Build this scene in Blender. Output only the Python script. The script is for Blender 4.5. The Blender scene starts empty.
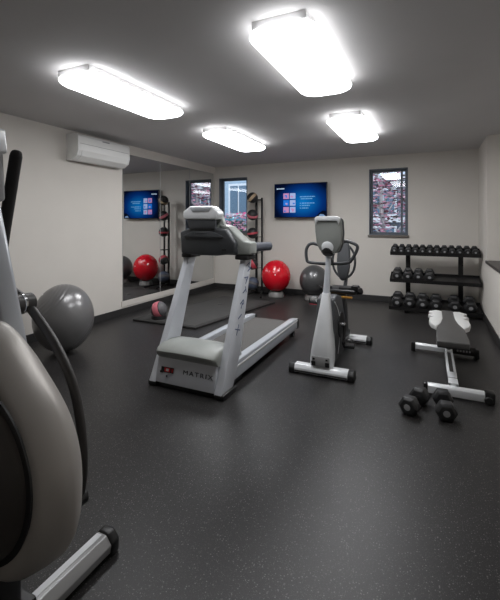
import bpy, bmesh, math, random
from mathutils import Vector, Matrix, Euler
S = bpy.context.scene
C = S.collection
PI = math.pi
random.seed(7)

# ---------------------------------------------------------------- camera
cam = bpy.data.objects.new('camera', bpy.data.cameras.new('camera'))
C.objects.link(cam)
cam.location = (0, 0, 1.42)
cam.rotation_euler = (PI/2, 0, math.atan(180/381))
cam.data.sensor_fit = 'VERTICAL'
cam.data.sensor_height = 36
cam.data.sensor_width = 30
cam.data.lens = 381/600*36
cam.data.shift_y = -77/600
cam.data.clip_start = 0.02
cam.data.clip_end = 200
S.camera = cam

# ---------------------------------------------------------------- sky, sun, exposure
w = bpy.data.worlds.new('sky'); S.world = w; w.use_nodes = True
bg = w.node_tree.nodes['Background']
bg.inputs[0].default_value = (0.72, 0.85, 1.0, 1)
bg.inputs[1].default_value = 1.0
sun = bpy.data.objects.new('sun', bpy.data.lights.new('sun', 'SUN'))
C.objects.link(sun)
sun.data.energy = 2.0; sun.data.angle = math.radians(6); sun.data.color = (1, .95, .88)
sun.rotation_euler = (math.radians(48), 0, math.radians(-25))
S.view_settings.view_transform = 'Standard'
S.view_settings.look = 'None'
S.view_settings.gamma = 1
S.view_settings.use_curve_mapping = False
S.view_settings.exposure = 0.0
NEAR, FAR = .93, 1.8
LIGHT = 14.2      # ceiling lamp diffuser emission

# ---------------------------------------------------------------- materials
def lin(c):
    return tuple(((v/255)/12.92 if v/255 <= .04045 else ((v/255+.055)/1.055)**2.4) for v in c)
def mat(name, rgb, rough=.5, metal=0, var=.06, scale=12, bump=0, bscale=200, coat=0, spec=.5):
    m = bpy.data.materials.new(name); m.use_nodes = True
    nt = m.node_tree; b = nt.nodes['Principled BSDF']
    c = lin(rgb)
    b.inputs['Roughness'].default_value = rough
    b.inputs['Metallic'].default_value = metal
    b.inputs['Coat Weight'].default_value = coat
    b.inputs['Specular IOR Level'].default_value = spec
    tc = nt.nodes.new('ShaderNodeTexCoord')
    n = nt.nodes.new('ShaderNodeTexNoise'); n.inputs['Scale'].default_value = scale; n.inputs['Detail'].default_value = 4
    nt.links.new(tc.outputs['Object'], n.inputs['Vector'])
    r = nt.nodes.new('ShaderNodeValToRGB')
    r.color_ramp.elements[0].position = .3; r.color_ramp.elements[1].position = .7
    r.color_ramp.elements[0].color = (*[v*(1-var) for v in c], 1)
    r.color_ramp.elements[1].color = (*[min(1, v*(1+var)) for v in c], 1)
    nt.links.new(n.outputs['Fac'], r.inputs['Fac'])
    nt.links.new(r.outputs['Color'], b.inputs['Base Color'])
    if bump:
        n2 = nt.nodes.new('ShaderNodeTexNoise'); n2.inputs['Scale'].default_value = bscale
        nt.links.new(tc.outputs['Object'], n2.inputs['Vector'])
        bp = nt.nodes.new('ShaderNodeBump'); bp.inputs['Strength'].default_value = bump; bp.inputs['Distance'].default_value = .002
        nt.links.new(n2.outputs['Fac'], bp.inputs['Height']); nt.links.new(bp.outputs['Normal'], b.inputs['Normal'])
    return m
def emit(name, rgb, strength):
    m = bpy.data.materials.new(name); m.use_nodes = True
    nt = m.node_tree; nt.nodes.remove(nt.nodes['Principled BSDF'])
    e = nt.nodes.new('ShaderNodeEmission'); e.inputs[0].default_value = (*lin(rgb), 1); e.inputs[1].default_value = strength
    nt.links.new(e.outputs[0], nt.nodes['Material Output'].inputs[0])
    return m

M = {}
M['wall'] = mat('wall paint', (208, 203, 196), .75, var=.015, scale=3, bump=.15, bscale=300)
M['ceiling'] = mat('ceiling paint', (200, 198, 198), .8, var=.02, scale=2, bump=.2, bscale=250)
M['strip'] = mat('mirror surround paint', (208, 203, 196), .7, var=.01)
M['base'] = mat('rubber baseboard', (44, 43, 43), .5)
M['ledge'] = mat('dark ledge', (62, 58, 56), .45)
M['jamb'] = mat('slate jamb', (88, 95, 104), .5)
M['sill'] = mat('taupe sill', (104, 98, 92), .5)
M['white_plastic'] = mat('white plastic', (240, 240, 238), .35, var=.01)
M['grey_plastic'] = mat('grey plastic', (150, 150, 150), .45, var=.02)
M['silver'] = mat('silver paint', (186, 190, 196), .32, .2, var=.02, coat=.3)
M['bar'] = mat('brushed grey bar', (150, 150, 150), .35, .35, var=.03)
M['silver_light'] = mat('light silver paint', (226, 228, 230), .3, .08, var=.02, coat=.3)
M['post'] = mat('bluish silver paint', (207, 210, 216), .3, .1, var=.02, coat=.3)
M['hood'] = mat('grey green plastic', (148, 151, 147), .4, var=.03, bump=.1)
M['shell'] = mat('shell grey plastic', (174, 169, 163), .42, .25, var=.02, bump=.05)
M['disc'] = mat('dark disc plastic', (74, 70, 67), .45, .2, var=.03)
M['black'] = mat('black plastic', (26, 26, 27), .4, var=.1)
M['char'] = mat('charcoal plastic', (68, 70, 73), .5, var=.05, bump=.1)
M['grip'] = mat('foam grip', (38, 36, 36), .8, var=.1, bump=.4, bscale=400)
M['bluegrip'] = mat('slate grip', (78, 82, 92), .6, var=.05, bump=.2)
M['belt'] = mat('running belt', (84, 82, 80), .75, var=.06, scale=40, bump=.3, bscale=400)
M['rubber'] = mat('dumbbell rubber', (34, 34, 35), .48, var=.1, bump=.15)
M['chrome'] = mat('chrome', (200, 200, 200), .15, 1, var=.02)
M['steel'] = mat('black steel', (34, 33, 33), .42, .3, var=.08)
M['post_dark'] = mat('dark grey steel', (70, 68, 67), .45, .3)
M['mark'] = mat('pale grey mark', (150, 150, 152), .5)
M['vinyl'] = mat('grey vinyl', (70, 69, 68), .42, var=.05, bump=.2)
M['pale'] = mat('pale grey vinyl', (196, 196, 194), .5, var=.03)
M['red'] = mat('red vinyl ball', (205, 14, 34), .22, var=.04, scale=4, coat=.4)
M['silverball'] = mat('silver vinyl ball', (122, 121, 121), .28, .35, var=.03, scale=3)
M['darkball'] = mat('dark grey vinyl ball', (92, 92, 93), .3, .5, var=.04, scale=4)
M['ring'] = mat('clear grey ring', (120, 118, 116), .35, var=.05)
M['mb_black'] = mat('ball black rubber', (30, 29, 30), .55, bump=.4, bscale=300)
M['mb_red'] = mat('ball red rubber', (172, 60, 72), .55, bump=.3, bscale=300)
M['mb_pink'] = mat('ball rose rubber', (206, 112, 124), .5, bump=.3, bscale=300)
M['mb_tan'] = mat('ball tan rubber', (168, 146, 118), .55, bump=.3, bscale=300)
M['mb_blue'] = mat('ball slate rubber', (70, 78, 96), .55, bump=.3, bscale=300)
M['mb_grey'] = mat('ball grey rubber', (88, 86, 88), .55, bump=.3, bscale=300)
M['yellow'] = mat('amber plastic', (206, 148, 62), .5)
M['redlabel'] = mat('red label', (196, 34, 40), .5)
M['mat'] = mat('black mat', (40, 39, 38), .7, bump=.3)
M['mattop'] = mat('mat top', (60, 59, 58), .7, var=.1, bump=.3)
M['text'] = mat('dark lettering', (66, 68, 76), .5)
M['textblue'] = mat('blue lettering', (70, 84, 120), .5)
M['diff_near'] = emit('lamp diffuser', (252, 253, 255), LIGHT*NEAR)
M['diff_far'] = emit('lamp diffuser bright tubes', (252, 253, 255), LIGHT*FAR)
M['diff_side'] = emit('lamp diffuser side', (252, 253, 255), 10.5)
M['diff_top'] = mat('lamp pan white', (235, 235, 235), .5)

# rubber floor with pale flecks
m = bpy.data.materials.new('flecked rubber floor'); m.use_nodes = True; M['floor'] = m
nt = m.node_tree; b = nt.nodes['Principled BSDF']; b.inputs['Roughness'].default_value = .4
b.inputs['Specular IOR Level'].default_value = .42
tc = nt.nodes.new('ShaderNodeTexCoord')
def fleck(scale, size, keep, col, prev):
    v = nt.nodes.new('ShaderNodeTexVoronoi'); v.inputs['Scale'].default_value = scale
    nt.links.new(tc.outputs['Object'], v.inputs['Vector'])
    lt = nt.nodes.new('ShaderNodeMath'); lt.operation = 'LESS_THAN'; lt.inputs[1].default_value = size
    nt.links.new(v.outputs['Distance'], lt.inputs[0])
    sep = nt.nodes.new('ShaderNodeSeparateColor'); nt.links.new(v.outputs['Color'], sep.inputs[0])
    gt = nt.nodes.new('ShaderNodeMath'); gt.operation = 'GREATER_THAN'; gt.inputs[1].default_value = keep
    nt.links.new(sep.outputs[0], gt.inputs[0])
    mu = nt.nodes.new('ShaderNodeMath'); mu.operation = 'MULTIPLY'
    nt.links.new(lt.outputs[0], mu.inputs[0]); nt.links.new(gt.outputs[0], mu.inputs[1])
    mx = nt.nodes.new('ShaderNodeMix'); mx.data_type = 'RGBA'
    nt.links.new(mu.outputs[0], mx.inputs[0])
    nt.links.new(prev, mx.inputs[6]); mx.inputs[7].default_value = (*lin(col), 1)
    return mx.outputs[2]
n = nt.nodes.new('ShaderNodeTexNoise'); n.inputs['Scale'].default_value = 260; n.inputs['Detail'].default_value = 3
nt.links.new(tc.outputs['Object'], n.inputs['Vector'])
r = nt.nodes.new('ShaderNodeValToRGB'); r.color_ramp.elements[0].position = .35; r.color_ramp.elements[1].position = .65
r.color_ramp.elements[0].color = (*lin((17, 16, 16)), 1); r.color_ramp.elements[1].color = (*lin((45, 43, 43)), 1)
nt.links.new(n.outputs['Fac'], r.inputs['Fac'])
o1 = fleck(85, .22, .55, (106, 104, 102), r.outputs['Color'])
o2 = fleck(150, .26, .45, (80, 79, 78), o1)
nt.links.new(o2, b.inputs['Base Color'])
bp = nt.nodes.new('ShaderNodeBump'); bp.inputs['Strength'].default_value = .3; bp.inputs['Distance'].default_value = .002
nt.links.new(n.outputs['Fac'], bp.inputs['Height']); nt.links.new(bp.outputs['Normal'], b.inputs['Normal'])

# mirror glass
m = bpy.data.materials.new('mirror glass'); m.use_nodes = True; M['mirror'] = m
b = m.node_tree.nodes['Principled BSDF']; b.inputs['Metallic'].default_value = 1
b.inputs['Roughness'].default_value = .012; b.inputs['Base Color'].default_value = (.74, .75, .75, 1)
# window glass: clear with a reflection
m = bpy.data.materials.new('window glass'); m.use_nodes = True; M['glass'] = m
nt = m.node_tree; nt.nodes.remove(nt.nodes['Principled BSDF'])
t = nt.nodes.new('ShaderNodeBsdfTransparent'); t.inputs[0].default_value = (.93, .96, 1, 1)
g = nt.nodes.new('ShaderNodeBsdfGlossy'); g.inputs['Roughness'].default_value = .02
f = nt.nodes.new('ShaderNodeFresnel'); f.inputs[0].default_value = 1.45
mx = nt.nodes.new('ShaderNodeMixShader')
nt.links.new(f.outputs[0], mx.inputs[0]); nt.links.new(t.outputs[0], mx.inputs[1]); nt.links.new(g.outputs[0], mx.inputs[2])
nt.links.new(mx.outputs[0], nt.nodes['Material Output'].inputs[0])

# ---------------------------------------------------------------- mesh helpers
def NB(): return bmesh.new()
def add(bm, src, mtx=None, mi=0):
    if mtx is not None: bmesh.ops.transform(src, matrix=mtx, verts=src.verts)
    me = bpy.data.meshes.new('tmp'); src.to_mesh(me); src.free()
    n0 = len(bm.faces)
    bm.from_mesh(me); bpy.data.meshes.remove(me)
    if mi:
        bm.faces.ensure_lookup_table()
        for f in bm.faces[n0:]: f.material_index = mi
    return bm
def bev(s, r, seg=2):
    if r > 0: bmesh.ops.bevel(s, geom=list(s.edges), offset=r, segments=seg, profile=.5, affect='EDGES', clamp_overlap=True)
def box(bm, x0, x1, y0, y1, z0, z1, r=0, seg=2, mtx=None, mi=0):
    s = NB(); bmesh.ops.create_cube(s, size=1)
    for v in s.verts:
        v.co = Vector(((x0+x1)/2 + v.co.x*(x1-x0), (y0+y1)/2 + v.co.y*(y1-y0), (z0+z1)/2 + v.co.z*(z1-z0)))
    bev(s, r, seg)
    return add(bm, s, mtx, mi)
def prism(bm, pts, a, b_, axis='x', r=0, seg=2, mtx=None, mi=0):
    """polygon pts extruded from a to b_ along axis; pts in the two other axes, in order"""
    s = NB()
    def P(u, v, t):
        return {'x': (t, u, v), 'y': (u, t, v), 'z': (u, v, t)}[axis]
    A_ = [s.verts.new(P(u, v, a)) for u, v in pts]; B_ = [s.verts.new(P(u, v, b_)) for u, v in pts]
    n = len(pts)
    s.faces.new(A_); s.faces.new(B_[::-1])
    for i in range(n): s.faces.new((A_[i], B_[i], B_[(i+1) % n], A_[(i+1) % n]))
    bmesh.ops.recalc_face_normals(s, faces=s.faces)
    if r: bev(s, r, seg)
    return add(bm, s, mtx, mi)
def smoothpath(pts, n=6):
    P = [Vector(p) for p in pts]; out = []
    for i in range(len(P)-1):
        p0 = P[max(i-1, 0)]; p1 = P[i]; p2 = P[i+1]; p3 = P[min(i+2, len(P)-1)]
        for k in range(n):
            t = k/n
            out.append(.5*((2*p1)+(p2-p0)*t+(2*p0-5*p1+4*p2-p3)*t*t+(3*p1-p0-3*p2+p3)*t**3))
    out.append(P[-1]); return out
def tube(bm, pts, rad, seg=12, closed=False, smooth=0, mi=0, flat=1.0, up=None):
    if smooth: pts = smoothpath(pts, smooth)
    P = [Vector(p) for p in pts]; n = len(P)
    R = rad if isinstance(rad, (list, tuple)) else [rad]*n
    if len(R) != n: R = [R[0]+(R[-1]-R[0])*i/(n-1) for i in range(n)]
    s = NB(); rings = []; prev = None
    for i, p in enumerate(P):
        if closed: d = (P[(i+1) % n]-P[i-1])
        else: d = P[min(i+1, n-1)]-P[max(i-1, 0)]
        d.normalize()
        if prev is None:
            u = Vector(up) if up else (Vector((0, 0, 1)) if abs(d.z) < .9 else Vector((1, 0, 0)))
        else: u = prev
        u = (u-d*u.dot(d)).normalized(); prev = u; v = d.cross(u)
        rings.append([s.verts.new(p+u*math.cos(2*PI*k/seg)*R[i]+v*math.sin(2*PI*k/seg)*R[i]*flat) for k in range(seg)])
    m_ = n if closed else n-1
    for i in range(m_):
        a, c = rings[i], rings[(i+1) % n]
        for k in range(seg): s.faces.new((a[k], a[(k+1) % seg], c[(k+1) % seg], c[k]))
    if not closed: s.faces.new(rings[0][::-1]); s.faces.new(rings[-1])
    bmesh.ops.recalc_face_normals(s, faces=s.faces)
    return add(bm, s, None, mi)
def lathe(bm, prof, seg=32, mtx=None, mi=0):
    """prof: (r, z) pairs revolved round z"""
    s = NB(); rings = []
    for r, z in prof:
        if r < 1e-6: rings.append([s.verts.new((0, 0, z))])
        else: rings.append([s.verts.new((r*math.cos(2*PI*k/seg), r*math.sin(2*PI*k/seg), z)) for k in range(seg)])
    for a, c in zip(rings, rings[1:]):
        for k in range(seg):
            q = [a[k % len(a)], a[(k+1) % len(a)], c[(k+1) % len(c)], c[k % len(c)]]
            u = []
            for v in q:
                if v not in u: u.append(v)
            if len(u) > 2: s.faces.new(u)
    for e in (rings[0], rings[-1]):
        if len(e) > 1: s.faces.new(e)
    bmesh.ops.recalc_face_normals(s, faces=s.faces)
    return add(bm, s, mtx, mi)
def align(p, d):
    return Matrix.Translation(p) @ Vector((0, 0, 1)).rotation_difference(Vector(d)).to_matrix().to_4x4()
def cyl(bm, p0, p1, r, seg=24, bevel=.004, mi=0, r2=None):
    p0 = Vector(p0); p1 = Vector(p1); L = (p1-p0).length; b_ = min(bevel, r*.4, L*.4); r2 = r if r2 is None else r2
    return lathe(bm, [(0, 0), (r-b_, 0), (r, b_), (r2, L-b_), (r2-b_, L), (0, L)], seg, align(p0, p1-p0), mi)
def obj(name, bm, m, parent=None, smooth=35):
    me = bpy.data.meshes.new(name); bm.to_mesh(me); bm.free()
    for q in (m if isinstance(m, (list, tuple)) else [m]): me.materials.append(q)
    o = bpy.data.objects.new(name, me); C.objects.link(o)
    if parent: o.parent = parent
    if smooth:
        for p in me.polygons: p.use_smooth = True
        b2 = bmesh.new(); b2.from_mesh(me)
        for e in b2.edges:
            if len(e.link_faces) == 2 and e.calc_face_angle(0) > math.radians(smooth): e.smooth = False
        b2.to_mesh(me); b2.free()
    return o
def tag(o, label, cat, group=None, kind=None):
    if label: o['label'] = label
    if cat: o['category'] = cat
    if group: o['group'] = group
    if kind: o['kind'] = kind
    return o
def thing(name, label, cat, loc=(0, 0, 0), rotz=0, group=None):
    o = bpy.data.objects.new(name, None); C.objects.link(o); o.empty_display_size = .1
    o.location = loc; o.rotation_euler = (0, 0, rotz)
    return tag(o, label, cat, group)
def struct(name, bm, m, parent=None, smooth=0):
    o = obj(name, bm, m, parent, smooth)
    if parent is None: o['kind'] = 'structure'
    return o
def copy_tree(o, parent=None):
    c = o.copy(); C.objects.link(c); c.parent = parent
    for ch in [x for x in o.children]: copy_tree(ch, c)
    return c
def text_mesh(name, body, size, m, parent, mtx, depth=.0012, spacing=1.0, sx=1.0):
    cu = bpy.data.curves.new('letters', 'FONT'); cu.body = body; cu.size = size; cu.extrude = depth
    cu.align_x = 'CENTER'; cu.align_y = 'CENTER'; cu.space_character = spacing; cu.resolution_u = 3
    t = bpy.data.objects.new('letters', cu); C.objects.link(t)
    dg = bpy.context.evaluated_depsgraph_get(); dg.update()
    me = bpy.data.meshes.new_from_object(t.evaluated_get(dg))
    bpy.data.objects.remove(t)
    me.transform(Matrix.Diagonal((sx, 1, 1, 1))); me.transform(mtx)
    me.name = name; me.materials.clear(); me.materials.append(m)
    o = bpy.data.objects.new(name, me); C.objects.link(o); o.parent = parent
    return o

# ================================================================ ROOM
XL, XR, YB, YF, ZC = -4.28, .72, 7.25, -1.1, 2.64
XO = XR+.4          # outer side of the alcove on the right
b_ = NB(); box(b_, XL-.15, XO+.2, YF-.15, YB+.2, -.12, 0); struct('floor', b_, M['floor'])
b_ = NB(); box(b_, XL-.15, XO+.2, YF-.15, YB+.2, ZC, ZC+.12); struct('ceiling', b_, M['ceiling'])
b_ = NB(); box(b_, XL-.15, XL, YF-.15, YB+.2, 0, ZC); struct('wall_left', b_, M['wall'])
b_ = NB(); box(b_, XL, XO+.2, YF-.15, YF, 0, ZC); struct('wall_front', b_, M['wall'])
# right wall: full-height pier at the far end, half wall with an alcove above it towards the camera
b_ = NB(); box(b_, XR, XO+.2, 6.2, YB+.2, 0, ZC)
box(b_, XR, XO+.2, YF, 6.2, 0, .86); box(b_, XO, XO+.2, YF, 6.2, .86, ZC)
struct('wall_right', b_, M['wall'])
b_ = NB(); box(b_, XR-.025, XO, YF, 6.198, .862, .9, .004); struct('trim_1', b_, M['ledge'])
# back wall with two window openings
W1 = (-4.17, -3.49, 1.2, 2.39); W2 = (-1.01, -.35, 1.2, 2.40)
b_ = NB(); t = YB+.2
xs = [XL, W1[0], W1[1], W2[0], W2[1], XR]
for i in (0, 2, 4): box(b_, xs[i], xs[i+1], YB, t, 0, ZC)
for W in (W1, W2):
    box(b_, W[0], W[1], YB, t, 0, W[2]); box(b_, W[0], W[1], YB, t, W[3], ZC)
struct('wall_back', b_, M['wall'])
# baseboards
b_ = NB(); box(b_, XL, XL+.012, YF, YB, 0, .105, .002); struct('baseboard_left', b_, M['base'])
b_ = NB(); box(b_, XL+.012, XR-.012, YB-.012, YB, 0, .105, .002); struct('baseboard_back', b_, M['base'])
b_ = NB(); box(b_, XR-.012, XR, YF, YB, 0, .105, .002); struct('baseboard_right', b_, M['base'])
# windows
def window(n, W, mull=False):
    x0, x1, z0, z1 = W; y = YB
    b_ = NB(); j = .018
    box(b_, x0, x0+j, y-.006, y+.2, z0, z1); box(b_, x1-j, x1, y-.006, y+.2, z0, z1)
    box(b_, x0+j, x1-j, y-.006, y+.2, z1-j, z1); box(b_, x0+j, x1-j, y-.004, y+.2, z0, z0+j)
    root = struct('window_%d' % n, b_, M['jamb'])
    b_ = NB(); f = .034; ya, yb = y+.1, y+.16; a, c, d, e = x0+j, x1-j, z0+j, z1-j
    box(b_, a, a+f, ya, yb, d, e, .004); box(b_, c-f, c, ya, yb, d, e, .004)
    box(b_, a+f, c-f, ya, yb, e-f, e, .004); box(b_, a+f, c-f, ya, yb, d, d+f, .004)
    if mull: box(b_, c-f-.075, c-f-.04, ya+.01, yb-.01, d+f, e-f, .004)
    obj('window_frame', b_, M['jamb'], root, 0)
    b_ = NB(); box(b_, a+f-.005, c-f+.005, y+.127, y+.133, d+f-.005, e-f+.005); obj('pane', b_, M['glass'], root, 0)
    b_ = NB(); box(b_, x0-.02, x1+.02, y-.035, y+.099, z0-.035, z0+.004, .004); obj('window_sill', b_, M['sill'], root, 0)
window(1, W1); window(2, W2, True)

# mirror panels on the left wall, on a painted backing
b_ = NB(); box(b_, XL, XL+.012, 4.44, YB-.001, .13, .215, .002); box(b_, XL, XL+.012, 4.44, YB-.001, 2.495, ZC, .002)
struct('trim_2', b_, M['strip'])
ys = [4.46, 5.36, 6.27, 7.17]
lab = ['wall mirror panel nearest the air conditioner, reflecting the screen and red ball',
       'middle wall mirror panel, reflecting the tall rack of medicine balls',
       'wall mirror panel nearest the corner, reflecting the window']
for i in range(3):
    b_ = NB(); box(b_, XL+.001, XL+.008, ys[i]+.006, ys[i+1]-.006, .217, 2.493)
    r0 = thing('mirror_panel', lab[i], 'mirror', (0, 0, 0), group='mirror panels on the left wall')
    obj('mirror_glass', b_, M['mirror'], r0, 0)
    b_ = NB(); box(b_, XL+.001, XL+.010, ys[i]+.001, ys[i]+.006, .217, 2.493); box(b_, XL+.001, XL+.010, ys[i+1]-.006, ys[i+1]-.001, .217, 2.493)
    obj('edge_strip', b_, M['grey_plastic'], r0, 0)

# ================================================================ CEILING LAMPS
def rrect(x, y, r, n=8):
    P = []
    for cx, cy, a0 in ((x-r, y-r, 0), (-x+r, y-r, 90), (-x+r, -y+r, 180), (x-r, -y+r, 270)):
        for k in range(n+1):
            a = math.radians(a0+90*k/n); P.append((cx+r*math.cos(a), cy+r*math.sin(a)))
    return P
def lamp(label, x, y, m):
    t = thing('ceiling_light', label, 'ceiling light', (x, y, ZC), group='wraparound ceiling lights')
    b_ = NB(); box(b_, -.17, .17, -.615, .615, -.052, -.001, .003); obj('mounting_plate', b_, M['diff_top'], t, 0)
    # puffed acrylic lens
    s = NB(); rings = []
    for sx, sy, rr, z in ((.200, .618, .12, -.050), (.218, .635, .135, -.056), (.222, .640, .14, -.066), (.216, .634, .135, -.080), (.195, .612, .12, -.094), (.165, .58, .10, -.099)):
        rings.append([s.verts.new((u, v, z)) for u, v in rrect(sx, sy, rr)])
    for q, (a, c) in enumerate(zip(rings, rings[1:])):
        n = len(a)
        for k in range(n): s.faces.new((a[k], a[(k+1) % n], c[(k+1) % n], c[k])).material_index = 0 if q == 4 else 1
    s.faces.new(rings[0]).material_index = 2; s.faces.new(rings[-1])
    bmesh.ops.recalc_face_normals(s, faces=s.faces)
    obj('diffuser', s, [m, M['diff_side'], M['diff_top']], t, 50)
lamp('white wraparound ceiling light nearest the wall air conditioner', -2.53, 2.72, M['diff_near'])
lamp('largest white ceiling light in view, nearest the camera above the open floor', -.81, 2.71, M['diff_near'])
lamp('white ceiling light farther back, in front of the left window', -2.49, 4.82, M['diff_far'])
lamp('white ceiling light farther back, nearest the dumbbell rack', -.85, 4.85, M['diff_far'])

# ================================================================ AIR CONDITIONER
t = thing('air_conditioner', 'white split air conditioner mounted high on the left wall', 'air conditioner', (XL, 3.92, 2.24))
prof = [(.001, .0), (.001, .34), (.15, .34), (.195, .33), (.22, .30), (.225, .12), (.2, .05), (.12, .0)]
b_ = NB(); prism(b_, prof, -.44, .44, 'y', .006, 2); obj('body', b_, M['white_plastic'], t)
for s_ in (-1, 1):
    b_ = NB(); prism(b_, [(x, z) for x, z in prof], s_*.44 if s_ > 0 else -.462, .462 if s_ > 0 else -.44, 'y', .004); obj('end_cap', b_, M['white_plastic'], t)
b_ = NB(); prism(b_, [(.226, .115), (.2285, .118), (.206, .052), (.128, .002), (.122, -.003), (.2, .046)], -.40, .40, 'y', .001); obj('louver', b_, M['white_plastic'], t, 0)
b_ = NB(); box(b_, .2225, .2265, -.43, .43, .205, .209, 0); obj('panel_seam', b_, M['grey_plastic'], t, 0)
b_ = NB(); box(b_, .0, .01, -.06, .06, 0, .012); o = obj('badge', b_, M['mark'], t, 0); o.location = (.218, .0, .285)

# ================================================================ SCREEN
t = thing('wall_screen', 'flat television showing a blue menu screen on the back wall', 'television', (-2.29, 7.14, 1.86))
W_, H_ = 1.07, .68
b_ = NB(); box(b_, -W_/2, W_/2, -.02, .02, -H_/2, H_/2, .006); obj('casing', b_, M['black'], t)
b_ = NB(); box(b_, -.2, .2, .02, .109, -.18, .18, .004); obj('wall_bracket', b_, M['steel'], t, 0)
m = bpy.data.materials.new('blue screen'); m.use_nodes = True
nt = m.node_tree; nt.nodes.remove(nt.nodes['Principled BSDF'])
e = nt.nodes.new('ShaderNodeEmission'); tc = nt.nodes.new('ShaderNodeTexCoord')
mp = nt.nodes.new('ShaderNodeMapping'); mp.inputs['Scale'].default_value = (1.7, 0, 2.3); mp.inputs['Location'].default_value = (-.1, 0, .1)
gr = nt.nodes.new('ShaderNodeTexGradient'); gr.gradient_type = 'SPHERICAL'
rp = nt.nodes.new('ShaderNodeValToRGB')
rp.color_ramp.elements[0].color = (*lin((4, 14, 40)), 1); rp.color_ramp.elements[1].color = (*lin((14, 124, 204)), 1)
q = rp.color_ramp.elements.new(.35); q.color = (*lin((6, 50, 120)), 1)
nt.links.new(tc.outputs['Object'], mp.inputs[0]); nt.links.new(mp.outputs[0], gr.inputs[0]); nt.links.new(gr.outputs[1], rp.inputs[0])
nt.links.new(rp.outputs[0], e.inputs[0]); nt.links.new(e.outputs[0], nt.nodes['Material Output'].inputs[0]); e.inputs[1].default_value = .85
b_ = NB(); box(b_, -W_/2+.014, W_/2-.014, -.0225, -.0195, -H_/2+.016, H_/2-.014); scr = obj('display', b_, m, t, 0)
E1 = emit('tile pale', (170, 190, 236), .85); E2 = emit('tile rose', (206, 150, 200), .8); E3 = emit('tile blue', (40, 120, 220), .9); E4 = emit('screen text', (120, 180, 230), .8)
b_ = NB(); rnd = random.Random(3)
for c_ in range(2):
    for r_ in range(3):
        x = -.34+c_*.135; z = .145-r_*.135
        cols = [2, 0, 1] if c_ == 0 else [0, 0, 1]
        mi = [[1, 0], [2, 0], [1, 0]][r_][c_]
        box(b_, x, x+.115, -.0245, -.0225, z-.11, z, mi=mi)
        for k in range(3):
            u = x+.01+rnd.random()*.06; v = z-.02-rnd.random()*.06
            box(b_, u, u+.03+.02*rnd.random(), -.026, -.0245, v-.03, v, mi=rnd.choice((0, 2, 1)))
obj('menu_tiles', b_, [E1, E2, E3], t, 0)
for x0, x1, z in ((.0, .3, .07), (.02, .25, .03), (.04, .29, -.055), (.04, .2, -.10), (.04, .17, -.15), (.0, .02, -.055), (.0, .02, -.10), (.0, .02, -.15)):
    xx = x0; b_ = NB()
    while xx < x1-.005:
        l = min(.018+rnd.random()*.03, x1-xx); box(b_, xx, xx+l, -.0245, -.0225, z-.009, z+.009); xx += l+.008
    obj('menu_text', b_, E4, t, 0)
b_ = NB(); box(b_, -.48, -.455, -.0245, -.0225, .225, .25)
for k in range(5): box(b_, -.445+k*.026, -.445+k*.026+.019, -.0245, -.0225, .228, .25)
obj('corner_logo', b_, emit('logo white', (200, 220, 245), .9), t, 0)
b_ = NB(); prism(b_, [(.32, -.322), (.515, -.322), (.515, -.21), (.45, -.205), (.38, -.25)], -.0245, -.0225, 'y'); obj('corner_photo', b_, emit('dark photo', (10, 16, 34), .8), t, 0)
b_ = NB(); prism(b_, [(.37, -.312), (.50, -.312), (.47, -.275), (.40, -.27)], -.0265, -.0245, 'y'); obj('corner_photo', b_, emit('pale photo', (130, 160, 200), .8), t, 0)

# ================================================================ EXERCISE BALLS
def ballprof(R, grooves=()):
    P = []; n = 72
    for i in range(n+1):
        a = -PI/2+PI*i/n; r = R
        P.append((max(0, r*math.cos(a)), r*math.sin(a)))
        for g in grooves:
            a1 = -PI/2+PI*(i+.5)/n
            if abs(math.degrees(a1)-g) < 1.3: P.append(((r-.003)*math.cos(a1), (r-.003)*math.sin(a1)))
    P[0] = (0, -R); P[-1] = (0, R); return P
GR = (-62, -54, -46, -38, 38, 46, 54, 62)
def ball(label, loc, R, m, tilt=(0, 0, 0), ring=None, xy=1.0):
    t = thing('exercise_ball', label, 'exercise ball', loc)
    b_ = NB(); lathe(b_, ballprof(R, GR), 72); rot = Euler(tilt).to_matrix().to_4x4(); bmesh.ops.transform(b_, matrix=Matrix.Diagonal((xy, xy, 1, 1)) @ rot, verts=b_.verts); o = obj('ball_skin', b_, m, t, 60)
    b_ = NB(); cyl(b_, (0, 0, R-.003), (0, 0, R+.003), .011, 16, .001); bmesh.ops.transform(b_, matrix=Matrix.Diagonal((xy, xy, 1, 1)) @ rot, verts=b_.verts); obj('valve_plug', b_, M['white_plastic'], o)
    if ring:
        k = thing('ball_ring', ring, 'ball stand', (loc[0], loc[1], 0))
        h = loc[2]
        zc = .055; rr = math.sqrt(max((R)**2-(h-2*zc)**2, .01))
        b_ = NB(); lathe(b_, [(rr-.02, .0), (rr+.045, .0), (rr+.055, .02), (rr+.045, .07), (rr+.02, .108), (rr+.006, .108), (rr-.03, .06)], 48)
        o = obj('base_ring', b_, M['ring'], k)
ball('large silver grey exercise ball on the floor against the left wall', (-3.66, 2.93, .372), .37, M['silverball'], (math.radians(35), math.radians(-25), math.radians(0)), xy=.84)
ball('shiny red exercise ball resting in a ring below the wall television', (-2.68, 6.85, .405), .305, M['red'], (math.radians(80), 0, .3),
     'grey ring holding the red exercise ball off the floor', .92)
ball('dark grey exercise ball at the back wall behind the bike', (-1.93, 6.85, .365), .282, M['darkball'], (math.radians(60), .5, 0),
     'grey ring under the dark grey exercise ball at the back wall', .95)

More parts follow.
